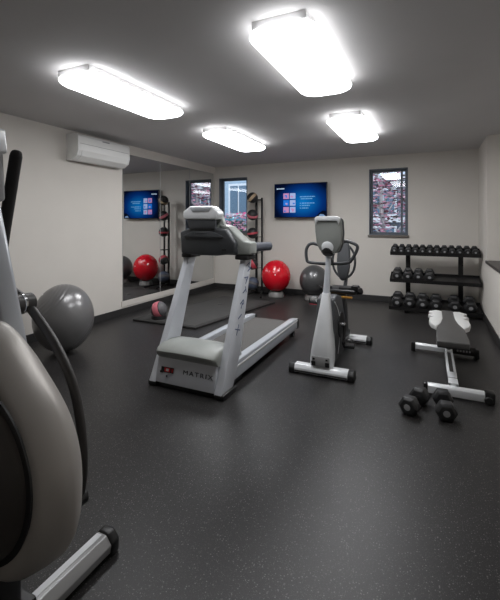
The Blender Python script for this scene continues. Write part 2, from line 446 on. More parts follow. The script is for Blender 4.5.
# ================================================================ MEDICINE BALLS AND RACK
def medball(label, loc, R, body, band, axis, group='medicine balls on the tall rack', w_=.34):
    s = NB(); lathe(s, ballprof(R), 40)
    for f in s.faces:
        z = f.calc_center_median().normalized().z
        if abs(z) < w_: f.material_index = 1
        if abs(abs(z)-w_) < .035: f.material_index = 2
    o = obj('medicine_ball', s, [body, band, M['mb_black']]); o.location = loc
    o.rotation_euler = Vector((0, 0, 1)).rotation_difference(Vector(axis)).to_euler()
    return tag(o, label, 'medicine ball', group)
RX, RY = -3.18, 6.85
medball('tan banded medicine ball at the top of the tall rack', (RX, RY, 1.92), .108, M['mb_black'], M['mb_tan'], (1, .35, -1.0), w_=.3)
medball('black medicine ball with rose band, second down on the tall rack', (RX, RY, 1.58), .108, M['mb_black'], M['mb_pink'], (.35, -.5, 1), w_=.28)
medball('black medicine ball with dull red stripe, third down on the tall rack', (RX, RY, 1.22), .108, M['mb_black'], M['mb_red'], (-.1, -.1, 1), w_=.22)
medball('dull red and black medicine ball just above the lowest ball on the rack', (RX, RY, .60), .108, M['mb_black'], M['mb_red'], (.6, .3, .4), w_=.4)
medball('slate blue medicine ball lowest on the tall rack', (RX, RY, .225), .125, M['mb_blue'], M['mb_grey'], (.2, .3, 1), w_=.2)
t = thing('medicine_ball_rack', 'tall black medicine ball rack standing by the left window', 'ball rack', (RX, RY, 0))
b_ = NB(); box(b_, -.022, .022, .17, .20, .04, 1.90, .005); box(b_, .105, .14, .17, .2, .04, 1.93, .005)
box(b_, -.022, .14, .172, .198, 1.87, 1.90, .004); obj('upright', b_, M['steel'], t)
for z in (1.92, 1.58, 1.22, .90, .60, .225):
    R = .108 if z > .3 else .125; zz = z-R*.72
    b_ = NB(); rr = .078 if z > .3 else .09
    tube(b_, [(rr*math.cos(a), rr*math.sin(a), zz) for a in [2*PI*k/24 for k in range(24)]], .007, 8, closed=True)
    tube(b_, [(0, rr, zz), (0, .175, zz)], .009, 8); tube(b_, [(rr*.7, rr*.7, zz), (.12, .175, zz)], .006, 8)
    obj('holder_ring', b_, M['steel'], t)
b_ = NB()
tube(b_, [(0, .18, .05), (-.05, -.30, .02)], .018, 10); tube(b_, [(.12, .18, .05), (.30, -.28, .02)], .018, 10)
tube(b_, [(-.12, .19, .02), (.30, .19, .02)], .02, 10); obj('base_frame', b_, M['steel'], t)

# ================================================================ FLOOR MAT BY THE MIRROR
t = thing('floor_mat', 'long black exercise mat lying on the floor by the mirror', 'exercise mat', (-3.35, 4.27, 0), 0)
b_ = NB(); pts = [(-.55, 0), (.53, 0), (.87, 2.02), (-.2, 2.08)]
b_ = NB(); prism(b_, pts, .001, .03, 'z', .006); obj('mat_body', b_, M['mat'], t)
b_ = NB(); prism(b_, [(-.50, .05), (.48, .05), (.81, 1.97), (-.16, 2.03)], .03, .034, 'z', .001); obj('mat_surface', b_, M['mattop'], t)
b_ = NB()
for x, y in ((-.35, .35), (.1, 1.4)):
    b_ = NB(); lathe(b_, [(0, .034), (.04, .034), (.035, .040), (0, .042)], 20, Matrix.Translation((x, y, 0)))
    obj('rubber_stud', b_, M['black'], t)
medball('rose and grey medicine ball resting on the black floor mat', (-3.57, 4.45, .16), .118, M['mb_grey'], M['mb_pink'], (1, .2, .35), group=None, w_=.42)
k = thing('ball_saucer', 'small black saucer under the rose medicine ball', 'ball stand', (-3.57, 4.45, .034))
b_ = NB(); lathe(b_, [(.08, .0), (.11, 0), (.112, .01), (.102, .045), (.094, .045)], 32); obj('saucer_ring', b_, M['black'], k)

# ================================================================ TREADMILL
t = thing('treadmill', 'silver treadmill with dark console standing in the middle of the floor', 'treadmill', (-1.86, 2.64, 0))
for s_ in (-1, 1):
    # slanted upright running down to the floor
    sbm = NB()
    prof = [(0, .035), (.20, .035), (.30, .22), (.35, .33), (.575, 1.12), (.45, 1.12), (.03, .10)]
    prism(sbm, prof, -.037, .037, 'x', .008, 3)
    for v in sbm.verts: v.co.x = v.co.x*(1-.25*v.co.z/1.1) + (s_*(.325 + .012*(v.co.z/1.1)) if s_ > 0 else s_*(.335 - .06*(v.co.z/1.1)))
    up = obj('upright', sbm, M['post'], t)
    if s_ > 0:
        # vertical lettering on the outer right side, reading down the upright
        for i, ch in enumerate('MATRIX'):
            f = i/5.0; z = 1.02-.52*f; y = .03+.43*(z-.10)/1.02+.075
            mx = Matrix.Translation((.325+.012*z/1.1+.0375*(1-.25*z/1.1), y, z)) @ Matrix.Rotation(math.radians(90), 4, 'Z') @ Matrix.Rotation(math.radians(90), 4, 'X') @ Matrix.Rotation(math.radians(-68), 4, 'Z')
            text_mesh('side_letter', ch, .105, M['textblue'], up, mx, .001)
    b_ = NB(); box(b_, s_*.335-.045, s_*.335+.045, .0, .24, .0, .045, .012); obj('foot_pad', b_, M['black'], t)
    # handrail at the user's side
    x = .37 if s_ > 0 else -.25
    b_ = NB(); tube(b_, [(x, .54, 1.19), (x+.0, .72, 1.19), (x+.0, .90, 1.185), (x+.0, .99, 1.18)], [.046, .048, .048, .042], 16, flat=.7, up=(0, 0, 1), smooth=3)
    obj('handrail', b_, M['bluegrip'], t)
    ap = [(.095, 1.411), (.202, 1.388), (.30, 1.30), (.356, 1.256), (.42, 1.245), (.42, 1.138), (.26, 1.126), (.22, 1.24)] if s_ > 0 else [(-.07, 1.411), (-.15, 1.388), (-.25, 1.345), (-.305, 1.33), (-.31, 1.14), (-.2, 1.126)]
    b_ = NB(); prism(b_, ap, .41, .56, 'y', .014, 3)
    obj('console_arm', b_, M['hood'], t)
    b_ = NB(); box(b_, (.27 if s_ > 0 else -.31), (.40 if s_ > 0 else -.2), .40, .58, 1.09, 1.13, .01); obj('joint_collar', b_, M['black'], t)
b_ = NB()
prism(b_, [(.005, .045), (.05, .045), (.10, .28), (.055, .28)], -.30, .29, 'x', .003)
obj('front_panel', b_, M['post'], t)
ang = math.atan2(.05, .235)
fm = Matrix.Translation((.12, .0265, .158)) @ Matrix.Rotation(math.radians(90)-ang, 4, 'X')
text_mesh('front_lettering', 'MATRIX', .050, M['text'], t, fm, .0015, 1.3, 1.35)
b_ = NB()
box(b_, -.065, .065, -.022, .022, 0, .002, mi=0); box(b_, -.03, .03, -.017, .017, .002, .003, mi=1); box(b_, -.075, -.045, -.03, -.012, 0, .0025, mi=0)
box(b_, -.012, .016, -.010, .010, .003, .0036, mi=2); box(b_, .045, .06, -.014, .014, .002, .003, mi=1)
bmesh.ops.transform(b_, matrix=Matrix.Translation((-.185, .024, .155)) @ Matrix.Rotation(math.radians(90)-ang, 4, 'X'), verts=b_.verts)
obj('warning_label', b_, [M['black'], M['redlabel'], M['pale']], t, 0)
b_ = NB(); box(b_, -.008, .008, -.010, .010, 0, .002); bmesh.ops.transform(b_, matrix=Matrix.Translation((-.185, .014, .105)) @ Matrix.Rotation(math.radians(90)-ang, 4, 'X'), verts=b_.verts)
obj('power_inlet', b_, M['text'], t, 0)
b_ = NB(); box(b_, -.31, .30, .02, .5, .0, .05, .006); obj('under_tray', b_, M['black'], t)
# motor hood, a puffed shell with a lip
hb = NB(); rings = []
prof = [(.03, .262), (.005, .285), (.002, .315), (.03, .345), (.10, .362), (.20, .37), (.32, .355), (.42, .31), (.50, .245), (.52, .2)]
for xx, k in ((-.305, .90), (-.295, .97), (-.27, 1.0), (-.1, 1.04), (.1, 1.04), (.265, 1.0), (.29, .97), (.30, .90)):
    rings.append([hb.verts.new((xx, .25+(y-.25)*min(k, 1.0), .2+(z-.2)*k)) for y, z in prof]+[hb.verts.new((xx, .5, .19)), hb.verts.new((xx, .06, .24))])
for a, c in zip(rings, rings[1:]):
    n = len(a)
    for k in range(n): hb.faces.new((a[k], a[(k+1) % n], c[(k+1) % n], c[k]))
hb.faces.new(rings[0]); hb.faces.new(rings[-1]); bmesh.ops.recalc_face_normals(hb, faces=hb.faces)
obj('motor_hood', hb, M['hood'], t, 45)
# running deck
for s_ in (-1, 1):
    b_ = NB(); x0, x1 = (.255, .335) if s_ > 0 else (-.335, -.255)
    prism(b_, [(.21, .06), (2.02, .075), (2.05, .13), (2.03, .20), (1.9, .215), (.45, .215), (.3, .215)], x0, x1, 'x', .012, 3)
    rl = obj('side_rail', b_, M['silver'], t)
    b_ = NB(); xs_ = x1 if s_ > 0 else x0
    prism(b_, [(.32, .158), (2.0, .172), (2.0, .186), (.32, .174)], xs_-.001, xs_+.003, 'x', .001); obj('rail_stripe', b_, M['white_plastic'], rl)
    b_ = NB(); prism(b_, [(1.99, .07), (2.055, .08), (2.075, .13), (2.05, .195), (1.99, .20)], x0-.003, x1+.003, 'x', .01); obj('end_cap', b_, M['black'], rl)
    b_ = NB(); cyl(b_, (x0+.01, 1.9, .035), (x1-.01, 1.9, .035), .035, 20); obj('rear_foot', b_, M['black'], rl)
b_ = NB(); s = [(.42, .165), (1.98, .165), (2.02, .145), (2.03, .12), (2.0, .09), (.42, .09)]
prism(b_, s, -.255, .255, 'x', .004); obj('running_belt', b_, M['belt'], t)
# console: dark back moulding
out = [(-.285, 1.13), (-.282, 1.335), (-.23, 1.355), (-.165, 1.372), (-.19, 1.47), (.105, 1.465), (.085, 1.375), (.215, 1.362), (.30, 1.24), (.29, 1.145), (.1, 1.12), (-.1, 1.12)]
cb = NB(); prism(cb, out, .36, .44, 'y', .018, 3)
for v in cb.verts: v.co.y += (v.co.z-1.13)*-.12
co = obj('console_back', cb, M['char'], t)
b_ = NB(); prism(b_, [(-.24, 1.30), (-.13, 1.345), (.07, 1.345), (.19, 1.30), (.17, 1.288), (-.22, 1.288)], .326, .35, 'y', .004); obj('back_ridge', b_, M['char'], co)
b_ = NB(); box(b_, -.115, .035, .326, .334, 1.318, 1.324, 0); obj('back_slot', b_, M['mark'], co)
b_ = NB(); prism(b_, [(-.165, 1.365), (-.17, 1.39), (-.195, 1.475), (.125, 1.465), (.115, 1.37)], .315, .335, 'y', .006); obj('neck_panel', b_, M['char'], co)
b_ = NB(); box(b_, .17, .21, .344, .352, 1.172, 1.186, .001); obj('port_cover', b_, M['black'], co)
# silver cap and display housing facing the user
b_ = NB(); prism(b_, [(-.215, 1.455), (-.225, 1.50), (-.22, 1.525), (-.165, 1.565), (-.145, 1.575), (.075, 1.575), (.10, 1.562), (.145, 1.525), (.155, 1.50), (.13, 1.45)], .305, .42, 'y', .014, 3)
cp = obj('console_cap', b_, M['silver_light'], t)
b_ = NB(); prism(b_, [(-.15, 1.56), (-.12, 1.525), (.06, 1.525), (.09, 1.56), (.06, 1.567), (-.12, 1.567)], .298, .31, 'y', .004); obj('cap_panel', b_, M['silver'], cp)
b_ = NB(); prism(b_, [(-.24, 1.16), (-.24, 1.37), (-.19, 1.5), (.12, 1.5), (.17, 1.36), (.2, 1.16)], .42, .47, 'y', .012); obj('display_housing', b_, M['hood'], t)
b_ = NB(); box(b_, -.17, .10, .468, .474, 1.22, 1.46, .002); obj('display', b_, M['black'], t, 0)
b_ = NB(); box(b_, -.28, .30, .40, .50, 1.13, 1.19, .012); obj('cross_beam', b_, M['char'], t)

# ================================================================ EXERCISE BIKE
t = thing('exercise_bike', 'silver seated exercise bike with looped handlebar beside the treadmill', 'exercise bike', (-.915, 3.5, 0))
def foot_bar(name, L, y, h, parent, d=.06):
    b_ = NB(); prism(b_, [(y-d, .015), (y+d, .015), (y+d, h*.6), (y+d*.55, h), (y-d*.55, h), (y-d, h*.6)], -L+.05, L-.05, 'x', .005)
    f_ = obj(name, b_, M['silver_light'], parent)
    for s_ in (-1, 1):
        b_ = NB(); a, c = (L-.06, L) if s_ > 0 else (-L, -L+.06)
        prism(b_, [(y-d-.004, .0), (y+d+.004, .0), (y+d+.004, h*.62), (y+d*.55, h*1.04), (y-d*.55, h*1.04), (y-d-.004, h*.62)], a, c, 'x', .010, 3); obj('end_cap', b_, M['black'], f_)
    b_ = NB(); prism(b_, [(y-d-.0015, .02), (y-d+.003, .02), (y-d+.003, .035), (y-d-.0015, .035)], -L+.06, L-.06, 'x'); obj('lower_lip', b_, M['post_dark'], f_, 0)
    return f_
foot_bar('front_foot', .305, 0, .085, t)
foot_bar('rear_foot', .30, 1.14, .085, t)
# silver front shroud, lofted
fb = NB(); rings = []
for z, hw, y0, y1 in ((.085, .108, -.035, .09), (.14, .112, -.04, .12), (.22, .106, -.04, .16), (.32, .092, -.02, .19), (.42, .078, .01, .21), (.52, .066, .05, .23), (.62, .052, .09, .24), (.70, .042, .12, .235), (.74, .036, .14, .225)):
    c = (y0+y1)/2; d = (y1-y0)/2; ring = []
    for k in range(20):
        a = 2*PI*k/20; ca, sa = math.cos(a), math.sin(a)
        ring.append(fb.verts.new((hw*math.copysign(abs(ca)**.5, ca), c+d*math.copysign(abs(sa)**.6, sa), z)))
    rings.append(ring)
for a, c in zip(rings, rings[1:]):
    for k in range(20): fb.faces.new((a[k], a[(k+1) % 20], c[(k+1) % 20], c[k]))
fb.faces.new(rings[0][::-1]); fb.faces.new(rings[-1])
fs = obj('front_shroud', fb, M['silver_light'], t, 50)
b_ = NB(); box(b_, -.085, .085, -.052, -.03, .09, .185, .014); obj('shroud_base', b_, M['grey_plastic'], fs)
for a, c, d, e in ((-.085, -.045, .10, .14), (.045, .085, .10, .14), (-.07, -.05, .155, .172), (.05, .07, .155, .172)):
    b_ = NB(); box(b_, a, c, -.056, -.05, d, e, .002); obj('wheel_recess', b_, M['black'], fs)
b_ = NB(); prism(b_, [(.10, .06), (.62, .06), (.70, .20), (.66, .42), (.50, .66), (.30, .71), (.18, .68), (.12, .40)], -.095, .085, 'x', .02, 3); bd = obj('drive_housing', b_, M['char'], t)
for s_ in (-1, 1):
    b_ = NB(); x = .088 if s_ > 0 else -.098
    tube(b_, [(x, .16, .66), (x, .30, .56), (x+.004*s_, .40, .40), (x, .38, .25), (x, .30, .12)], [.008, .022, .018, .02, .008], 8, smooth=4, flat=.35, up=(0, 1, 0)); obj('side_trim', b_, M['silver_light'], bd)
    b_ = NB(); cyl(b_, (x-.004, .43, .38), (x+.010*s_, .43, .38), .13, 36, .003); obj('side_disc', b_, M['black'], bd)
# mast, tapering tube
b_ = NB(); tube(b_, [(0, .17, .68), (0, .21, .85), (0, .25, 1.0), (0, .29, 1.18)], [.036, .030, .027, .027], 18); obj('mast', b_, M['silver'], t)
# console facing the seat
out = [(-.075, 1.155), (-.10, 1.22), (-.108, 1.34), (-.108, 1.44), (-.092, 1.47), (.132, 1.47), (.15, 1.44), (.155, 1.32), (.142, 1.21), (.11, 1.14), (.03, 1.115), (-.035, 1.125)]
cb = NB(); prism(cb, out, .19, .27, 'y', .02, 3)
for v in cb.verts: v.co.y -= (v.co.z-1.15)*.18
cn = obj('console', cb, M['hood'], t)
cb = NB(); prism(cb, [(.02+(x-.02)*1.06, 1.30+(z-1.30)*1.03) for x, z in out], .235, .30, 'y', .02, 3)
for v in cb.verts: v.co.y -= (v.co.z-1.15)*.18
obj('console_bezel', cb, M['char'], cn)
cb = NB(); prism(cb, [(-.09, 1.40), (-.075, 1.44), (.115, 1.44), (.13, 1.40), (.145, 1.465), (.12, 1.485), (-.08, 1.485), (-.103, 1.465)], .17, .22, 'y', .008)
for v in cb.verts: v.co.y -= (v.co.z-1.15)*.18
obj('console_brow', cb, M['silver_light'], cn)
b_ = NB(); lathe(b_, [(0, 0), (.082, 0), (.086, .015), (.07, .035), (.045, .048), (0, .052)], 28, align((0.01, .225, 1.185), (0, -1, -.25))); obj('mast_joint', b_, M['silver_light'], cn)
b_ = NB(); lathe(b_, [(0, 0), (.075, 0), (.068, .035), (.045, .06), (0, .065)], 24, align((0.005, .245, 1.16), (0, -.45, -1))); obj('joint_boot', b_, M['black'], cn)
b_ = NB(); box(b_, -.1, .1, .225, .235, 1.27, 1.46, .003); bmesh.ops.transform(b_, matrix=Matrix.Translation((0, .03, 0)), verts=b_.verts); obj('display', b_, M['black'], cn, 0)
# looped handlebar
loop = [(-.20, 1.205), (-.245, 1.19), (-.275, 1.13), (-.27, 1.04), (-.245, 1.005), (-.12, .995), (.04, 1.0), (.155, 1.015), (.20, 1.05), (.255, 1.16), (.235, 1.205), (.13, 1.235), (.03, 1.19), (-.08, 1.18)]
b_ = NB(); pts = [(x, .44-.02*abs(x)/.25, z) for x, z in loop]; pts = smoothpath(pts+[pts[0]], 5)[:-1]
tube(b_, pts, .0165, 12, closed=True)
tube(b_, [(0, .27, 1.10), (0, .36, 1.05), (0, .44, 1.0)], .02, 12)
obj('handlebar', b_, M['char'], t)
b_ = NB(); tube(b_, [(.16, .46, 1.03), (.19, .46, 1.06)], .012, 8); obj('brake_stub', b_, M['black'], t)
# rail, seat, backrest
b_ = NB(); prism(b_, [(.60, .16), (1.10, .08), (1.17, .08), (1.17, .15), (1.06, .17), (.98, .60), (.88, .60), (.94, .20), (.60, .26)], -.045, .045, 'x', .01); obj('seat_rail', b_, M['char'], t)
sb = NB(); box(sb, -.16, .18, .78, 1.12, .62, .675, .025, 4); se = obj('seat', sb, M['black'], t)
b_ = NB(); box(b_, -.13, .14, .76, .80, .585, .605, .006); obj('amber_bar', b_, M['yellow'], t)['label'] = 'amber adjustment bar under the seat'
for s_ in (-1, 1):
    b_ = NB(); tube(b_, [(s_*.14, 1.05, .60), (s_*.20, .98, .62), (s_*.225, .86, .66), (s_*.235, .74, .69)], [.014, .014, .022, .024], 12, smooth=4); obj('side_grip', b_, M['grip'], t)
b_ = NB(); box(b_, -.02, .24, .80, .86, .66, .70, .012); box(b_, .12, .2, .80, .9, .69, .72, .01); box(b_, -.19, -.10, .80, .88, .65, .70, .012); obj('seat_clamp', b_, M['black'], t)
# oval backrest with a hoop round it
s = NB(); rings = []
for dy, k in ((0, .85), (.012, .97), (.03, 1), (.05, .97), (.06, .85)):
    rings.append([s.verts.new((-.025+.080*k*math.copysign(abs(math.cos(a))**.75, math.cos(a)), 1.10+dy+.08*(math.sin(a)*.5), .975+.245*k*math.sin(a))) for a in [2*PI*q/32 for q in range(32)]])
for a, c in zip(rings, rings[1:]):
    for k in range(32): s.faces.new((a[k], a[(k+1) % 32], c[(k+1) % 32], c[k]))
s.faces.new(rings[0]); s.faces.new(rings[-1]); bmesh.ops.recalc_face_normals(s, faces=s.faces)
br = obj('backrest', s, M['char'], t, 50)
b_ = NB(); tube(b_, [(-.035+.135*math.cos(a), 1.19, .955+.205*math.sin(a)) for a in [2*PI*q/40 for q in range(40)]], .014, 10, closed=True)
tube(b_, [(0, 1.16, .78), (0, 1.12, .70), (0, 1.02, .62)], .022, 10); obj('backrest_hoop', b_, M['char'], t)
# crank and pedals
cc = (.0, .43, .38)
b_ = NB(); cyl(b_, (-.145, cc[1], cc[2]), (.135, cc[1], cc[2]), .022, 16); obj('crank_axle', b_, M['chrome'], t)
def pedal(x, y, z, px_):
    b_ = NB(); tube(b_, [(x, cc[1], cc[2]), (x, y, z)], [.018, .013], 10); ar = obj('crank_arm', b_, M['steel'], t)
    b_ = NB(); box(b_, px_-.055, px_+.055, y-.05, y+.05, z-.014, z+.014, .008)
    for k in range(5): box(b_, px_-.045+k*.02, px_-.037+k*.02, y-.045, y+.045, z+.013, z+.017, .001)
    pd = obj('pedal', b_, M['black'], ar)
    b_ = NB(); tube(b_, [(px_-.055, y-.02, z), (px_-.05, y-.03, z+.05), (px_, y-.035, z+.075), (px_+.05, y-.03, z+.05), (px_+.055, y-.02, z)], .02, 8, smooth=4, flat=.15, up=(0, 1, 0)); obj('strap', b_, M['black'], pd)
    return pd
pedal(.13, .36, .195, .19)
p2 = pedal(-.14, .50, .565, -.20)
b_ = NB(); box(b_, -.245, -.155, .444, .452, .552, .562, .001); obj('reflector', b_, M['mb_red'], t)

# ================================================================ ELLIPTICAL (left foreground)
t = thing('elliptical_trainer', 'large grey elliptical trainer cut off at the left edge in the foreground', 'elliptical trainer', (-1.2, .83, 0))
OX, OY = -1.2, .83
front = [(-1.27, 1.03), (-1.115, .885), (-1.035, .78), (-.992, .67), (-.978, .57), (-.980, .49), (-1.0, .42), (-1.045, .365), (-1.11, .325)]
back = [(-1.25, .285), (-1.45, .22), (-1.56, .34), (-1.62, .55), (-1.62, .75), (-1.56, .93), (-1.46, 1.05), (-1.36, 1.08)]
pr = smoothpath([(x*.928-.012, 0, 1.42-(1.42-z)*.928) for x, z in front+back]+[(front[0][0]*.928-.012, 0, 1.42-(1.42-front[0][1])*.928)], 4)[:-1]
cx, cz = -1.19, .68
s = NB(); rings = []
for dy, k in ((-.175, .82), (-.173, .87), (-.165, .91), (-.145, .95), (-.10, .985), (-.06, 1), (-.035, .97), (-.01, .90), (.02, .78), (.04, .64), (.05, .5)):
    rings.append([s.verts.new((cx+(p.x-cx)*k-OX, dy, cz+(p.z-cz)*k)) for p in pr])
n = len(pr)
for a, c in zip(rings, rings[1:]):
    for k in range(n): s.faces.new((a[k], a[(k+1) % n], c[(k+1) % n], c[k]))
s.faces.new(rings[0]); s.faces.new(rings[-1]); bmesh.ops.recalc_face_normals(s, faces=s.faces)
obj('housing', s, M['shell'], t, 60)
for s_ in (-1, 1):
    mt = Matrix.Translation((.0 if s_ < 0 else -.03, -.172 if s_ < 0 else .048, .70)) @ Matrix.Rotation(s_*-PI/2, 4, 'X')
    b_ = NB(); lathe(b_, [(0, 0), (.262, 0), (.262, .006), (.24, .008), (0, .008)] if s_ < 0 else [(0, 0), (.14, 0), (.14, .006), (.12, .008), (0, .008)], 64, mt); rg = obj('disc_seam', b_, M['black'], t)
    b_ = NB(); lathe(b_, [(0, 0), (.245, 0), (.245, .012), (.23, .022), (.15, .034), (0, .038)] if s_ < 0 else [(0, 0), (.125, 0), (.125, .01), (.1, .02), (0, .022)], 64, mt); obj('side_disc', b_, M['disc'], t, 60)
# base frame under the housing
b_ = NB(); box(b_, -1.15, -.03, -.05, .05, .05, .13, .01); box(b_, -.40, -.03, -.16, .0, .10, .36, .02)
obj('base_frame', b_, M['black'], t)
# front foot, running across the machine
b_ = NB(); prism(b_, [(-.045, .02), (.045, .02), (.05, .055), (.022, .088), (-.022, .088), (-.05, .055)], -.42, .395, 'y', .004)
ft = obj('front_foot', b_, M['bar'], t); ft.location = (-.07, 0, 0)
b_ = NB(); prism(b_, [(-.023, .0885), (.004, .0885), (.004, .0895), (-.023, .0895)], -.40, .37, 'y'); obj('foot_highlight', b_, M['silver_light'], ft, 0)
for a, c in ((.375, .425), (-.47, -.40)):
    b_ = NB(); prism(b_, [(-.05, .0), (.05, .0), (.055, .058), (.024, .094), (-.024, .094), (-.055, .058)], a, c, 'y', .012, 3); obj('end_cap', b_, M['black'], ft)
b_ = NB(); prism(b_, [(-.045, .02), (.045, .02), (.05, .055), (.022, .088), (-.022, .088), (-.05, .055)], -.33, .33, 'y', .004); rf = obj('rear_foot', b_, M['silver'], t); rf.location = (-1.12, 0, 0)
# mast and console
b_ = NB(); s = NB()
prism(s, [(-.02, .86), (-.20, .86), (-.36, 1.60), (-.25, 1.60)], -.045, .045, 'y', .02, 3); obj('mast', s, M['silver'], t)
s = NB(); prism(s, [(-.30, 1.50), (-.42, 1.52), (-.47, 1.70), (-.43, 1.79), (-.34, 1.78), (-.315, 1.70)], -.14, .115, 'y', .018, 3); cn = obj('console', s, M['grey_plastic'], t)
s = NB(); prism(s, [(-.335, 1.735), (-.325, 1.69), (-.31, 1.70), (-.322, 1.79), (-.40, 1.815), (-.43, 1.79)], -.15, .125, 'y', .01, 3); obj('console_brow', s, M['silver_light'], cn)
s = NB(); prism(s, [(-.33, 1.78), (-.42, 1.80), (-.43, 1.83), (-.35, 1.84)], -.12, .09, 'y', .008); obj('console_top', s, M['black'], cn)
# moving arms, one each side
for s_ in (1, -1):
    y = .158 if s_ > 0 else -.235
    b_ = NB(); cyl(b_, (-.245, s_*.05, 1.104), (-.245, y+.022*s_, 1.104), .038, 28, .006); pv = obj('arm_pivot', b_, M['post_dark'], t)
    b_ = NB(); cyl(b_, (-.245, y-.03*s_, 1.104), (-.245, y-.018*s_, 1.104), .0405, 28, .003); obj('pivot_ring', b_, M['chrome'], pv)
    b_ = NB(); tube(b_, [(-.225, y, 1.085), (-.192, y, 1.06), (-.085, y, .965), (.006, y, .84), (.050, y, .71), (.066, y, .57), (.058, y, .47), (.03, y, .38)], .017, 14, smooth=5); obj('lower_arm', b_, M['post_dark'], t)
    b_ = NB(); cyl(b_, (.045, y-.03*s_, .415), (.045, y+.028*s_, .415), .026, 24, .008); obj('lower_joint', b_, M['black'], t)
    b_ = NB(); tube(b_, [(-.27, y, 1.12), (-.36, y, 1.16), (-.41, y, 1.23), (-.412, y, 1.32)], .018, 12, smooth=4); obj('upper_arm', b_, M['post_dark'], t)
    b_ = NB(); tube(b_, [(-.413, y, 1.27), (-.392, y, 1.37), (-.352, y, 1.53), (-.312, y, 1.69)], .0235, 16, smooth=5); tube(b_, [(-.3125, y, 1.688), (-.309, y, 1.702), (-.307, y, 1.71), (-.306, y, 1.714)], [.0236, .021, .016, .008], 16); obj('hand_grip', b_, M['grip'], t)
    b_ = NB(); tube(b_, [(.03, y, .40), (-.5, y*1.2, .26), (-1.0, y*1.0, .2)], .02, 12); obj('pedal_arm', b_, M['post_dark'], t)
    b_ = NB(); box(b_, -.95, -.60, y*1.2-.075, y*1.2+.075, .29, .32, .012); obj('foot_plate', b_, M['black'], t)

# ================================================================ WEIGHT BENCH
t = thing('weight_bench', 'flat weight bench with dark pad and pale side wings', 'weight bench', (.175, 3.52, 0))
def silver_bar(name, x0, x1, y, z0, z1, d, parent, caps=(1, 1), blackto=None):
    b_ = NB(); prism(b_, [(y-d, z0), (y+d, z0), (y+d, z1-.015), (y+d-.015, z1), (y-d+.015, z1), (y-d, z1-.015)], x0, x1, 'x', .003); o = obj(name, b_, M['silver_light'], parent)
    return o
fb = silver_bar('front_base', -.21, .25, .0, .012, .085, .032, t)
b_ = NB(); box(b_, .215, .285, -.042, .042, .0, .095, .012); cyl(b_, (.24, -.052, .032), (.24, .03, .032), .03, 20); obj('end_cap', b_, M['black'], fb)
b_ = NB(); box(b_, -.225, -.19, -.036, .036, .0, .09, .01); obj('end_cap', b_, M['black'], fb)
rb = silver_bar('rear_base', -.34, .04, 1.10, .03, .09, .028, t)
b_ = NB(); box(b_, -.365, -.32, 1.065, 1.135, .0, .098, .01); obj('end_cap', b_, M['black'], rb)
b_ = NB(); box(b_, .24, .29, 1.065, 1.135, .0, .098, .01); obj('end_cap', b_, M['black'], rb)
b_ = NB(); cyl(b_, (.02, 1.10, .065), (.26, 1.10, .065), .042, 24, .006); rl = obj('bar_sleeve', b_, M['grip'], rb)
b_ = NB()
for k in range(5): box(b_, .08+k*.028, .08+k*.028+.017, 1.055, 1.059, .062, .08, 0)
obj('sleeve_mark', b_, M['mark'], rl, 0)
# spine: twin rail with a slot
b_ = NB(); box(b_, -.036, -.016, .03, 1.10, .04, .10, .004); box(b_, .016, .036, .03, 1.10, .04, .10, .004); box(b_, -.036, .036, .03, .30, .045, .102, .004)
box(b_, -.036, .036, .9, 1.1, .045, .102, .004); obj('spine', b_, M['silver_light'], t)
b_ = NB(); box(b_, -.016, .016, .30, .9, .045, .09, 0); obj('spine_slot', b_, M['post_dark'], t, 0)
b_ = NB(); box(b_, -.0365, .0365, .148, .155, .044, .1035, 0); obj('spine_joint', b_, M['black'], t, 0)
b_ = NB()
for y0, y1 in ((1.0, .45), (.98, 1.25)):
    tube(b_, [(0, y0, .10), (0, y1, .37)], .024, 8, up=(1, 0, 0))
box(b_, -.03, .03, .35, 1.34, .355, .378, .004); obj('pad_support', b_, M['steel'], t)
pp = [(-.12, .06), (.12, .06), (.128, .20), (.118, .55), (.085, .72), (.068, .90), (.066, 1.20), (.06, 1.34), (-.06, 1.34), (-.066, 1.20), (-.068, .90), (-.085, .72), (-.118, .55), (-.128, .20)]
b_ = NB(); prism(b_, pp, .378, .428, 'z', .012, 4); pd = obj('pad', b_, M['vinyl'], t)
b_ = NB(); prism(b_, [(x*.985, y) for x, y in pp[:3]]+[(.1, .24), (-.1, .24), (pp[-1][0]*.985, .20)], .372, .384, 'z', .002); obj('pad_underboard', b_, M['black'], t)
for s_ in (-1, 1):
    b_ = NB(); q = [(.118, .56), (.165, .64), (.185, .76), (.180, .90), (.135, .97), (.195, 1.05), (.14, 1.12), (.19, 1.22), (.12, 1.31), (.055, 1.28), (.055, .92), (.08, .70)]
    prism(b_, [(x*s_, y) for x, y in q], .385, .432, 'z', .010, 3)
    obj('side_wing', b_, M['pale'], t)['label'] = 'pale grey notched side wing'

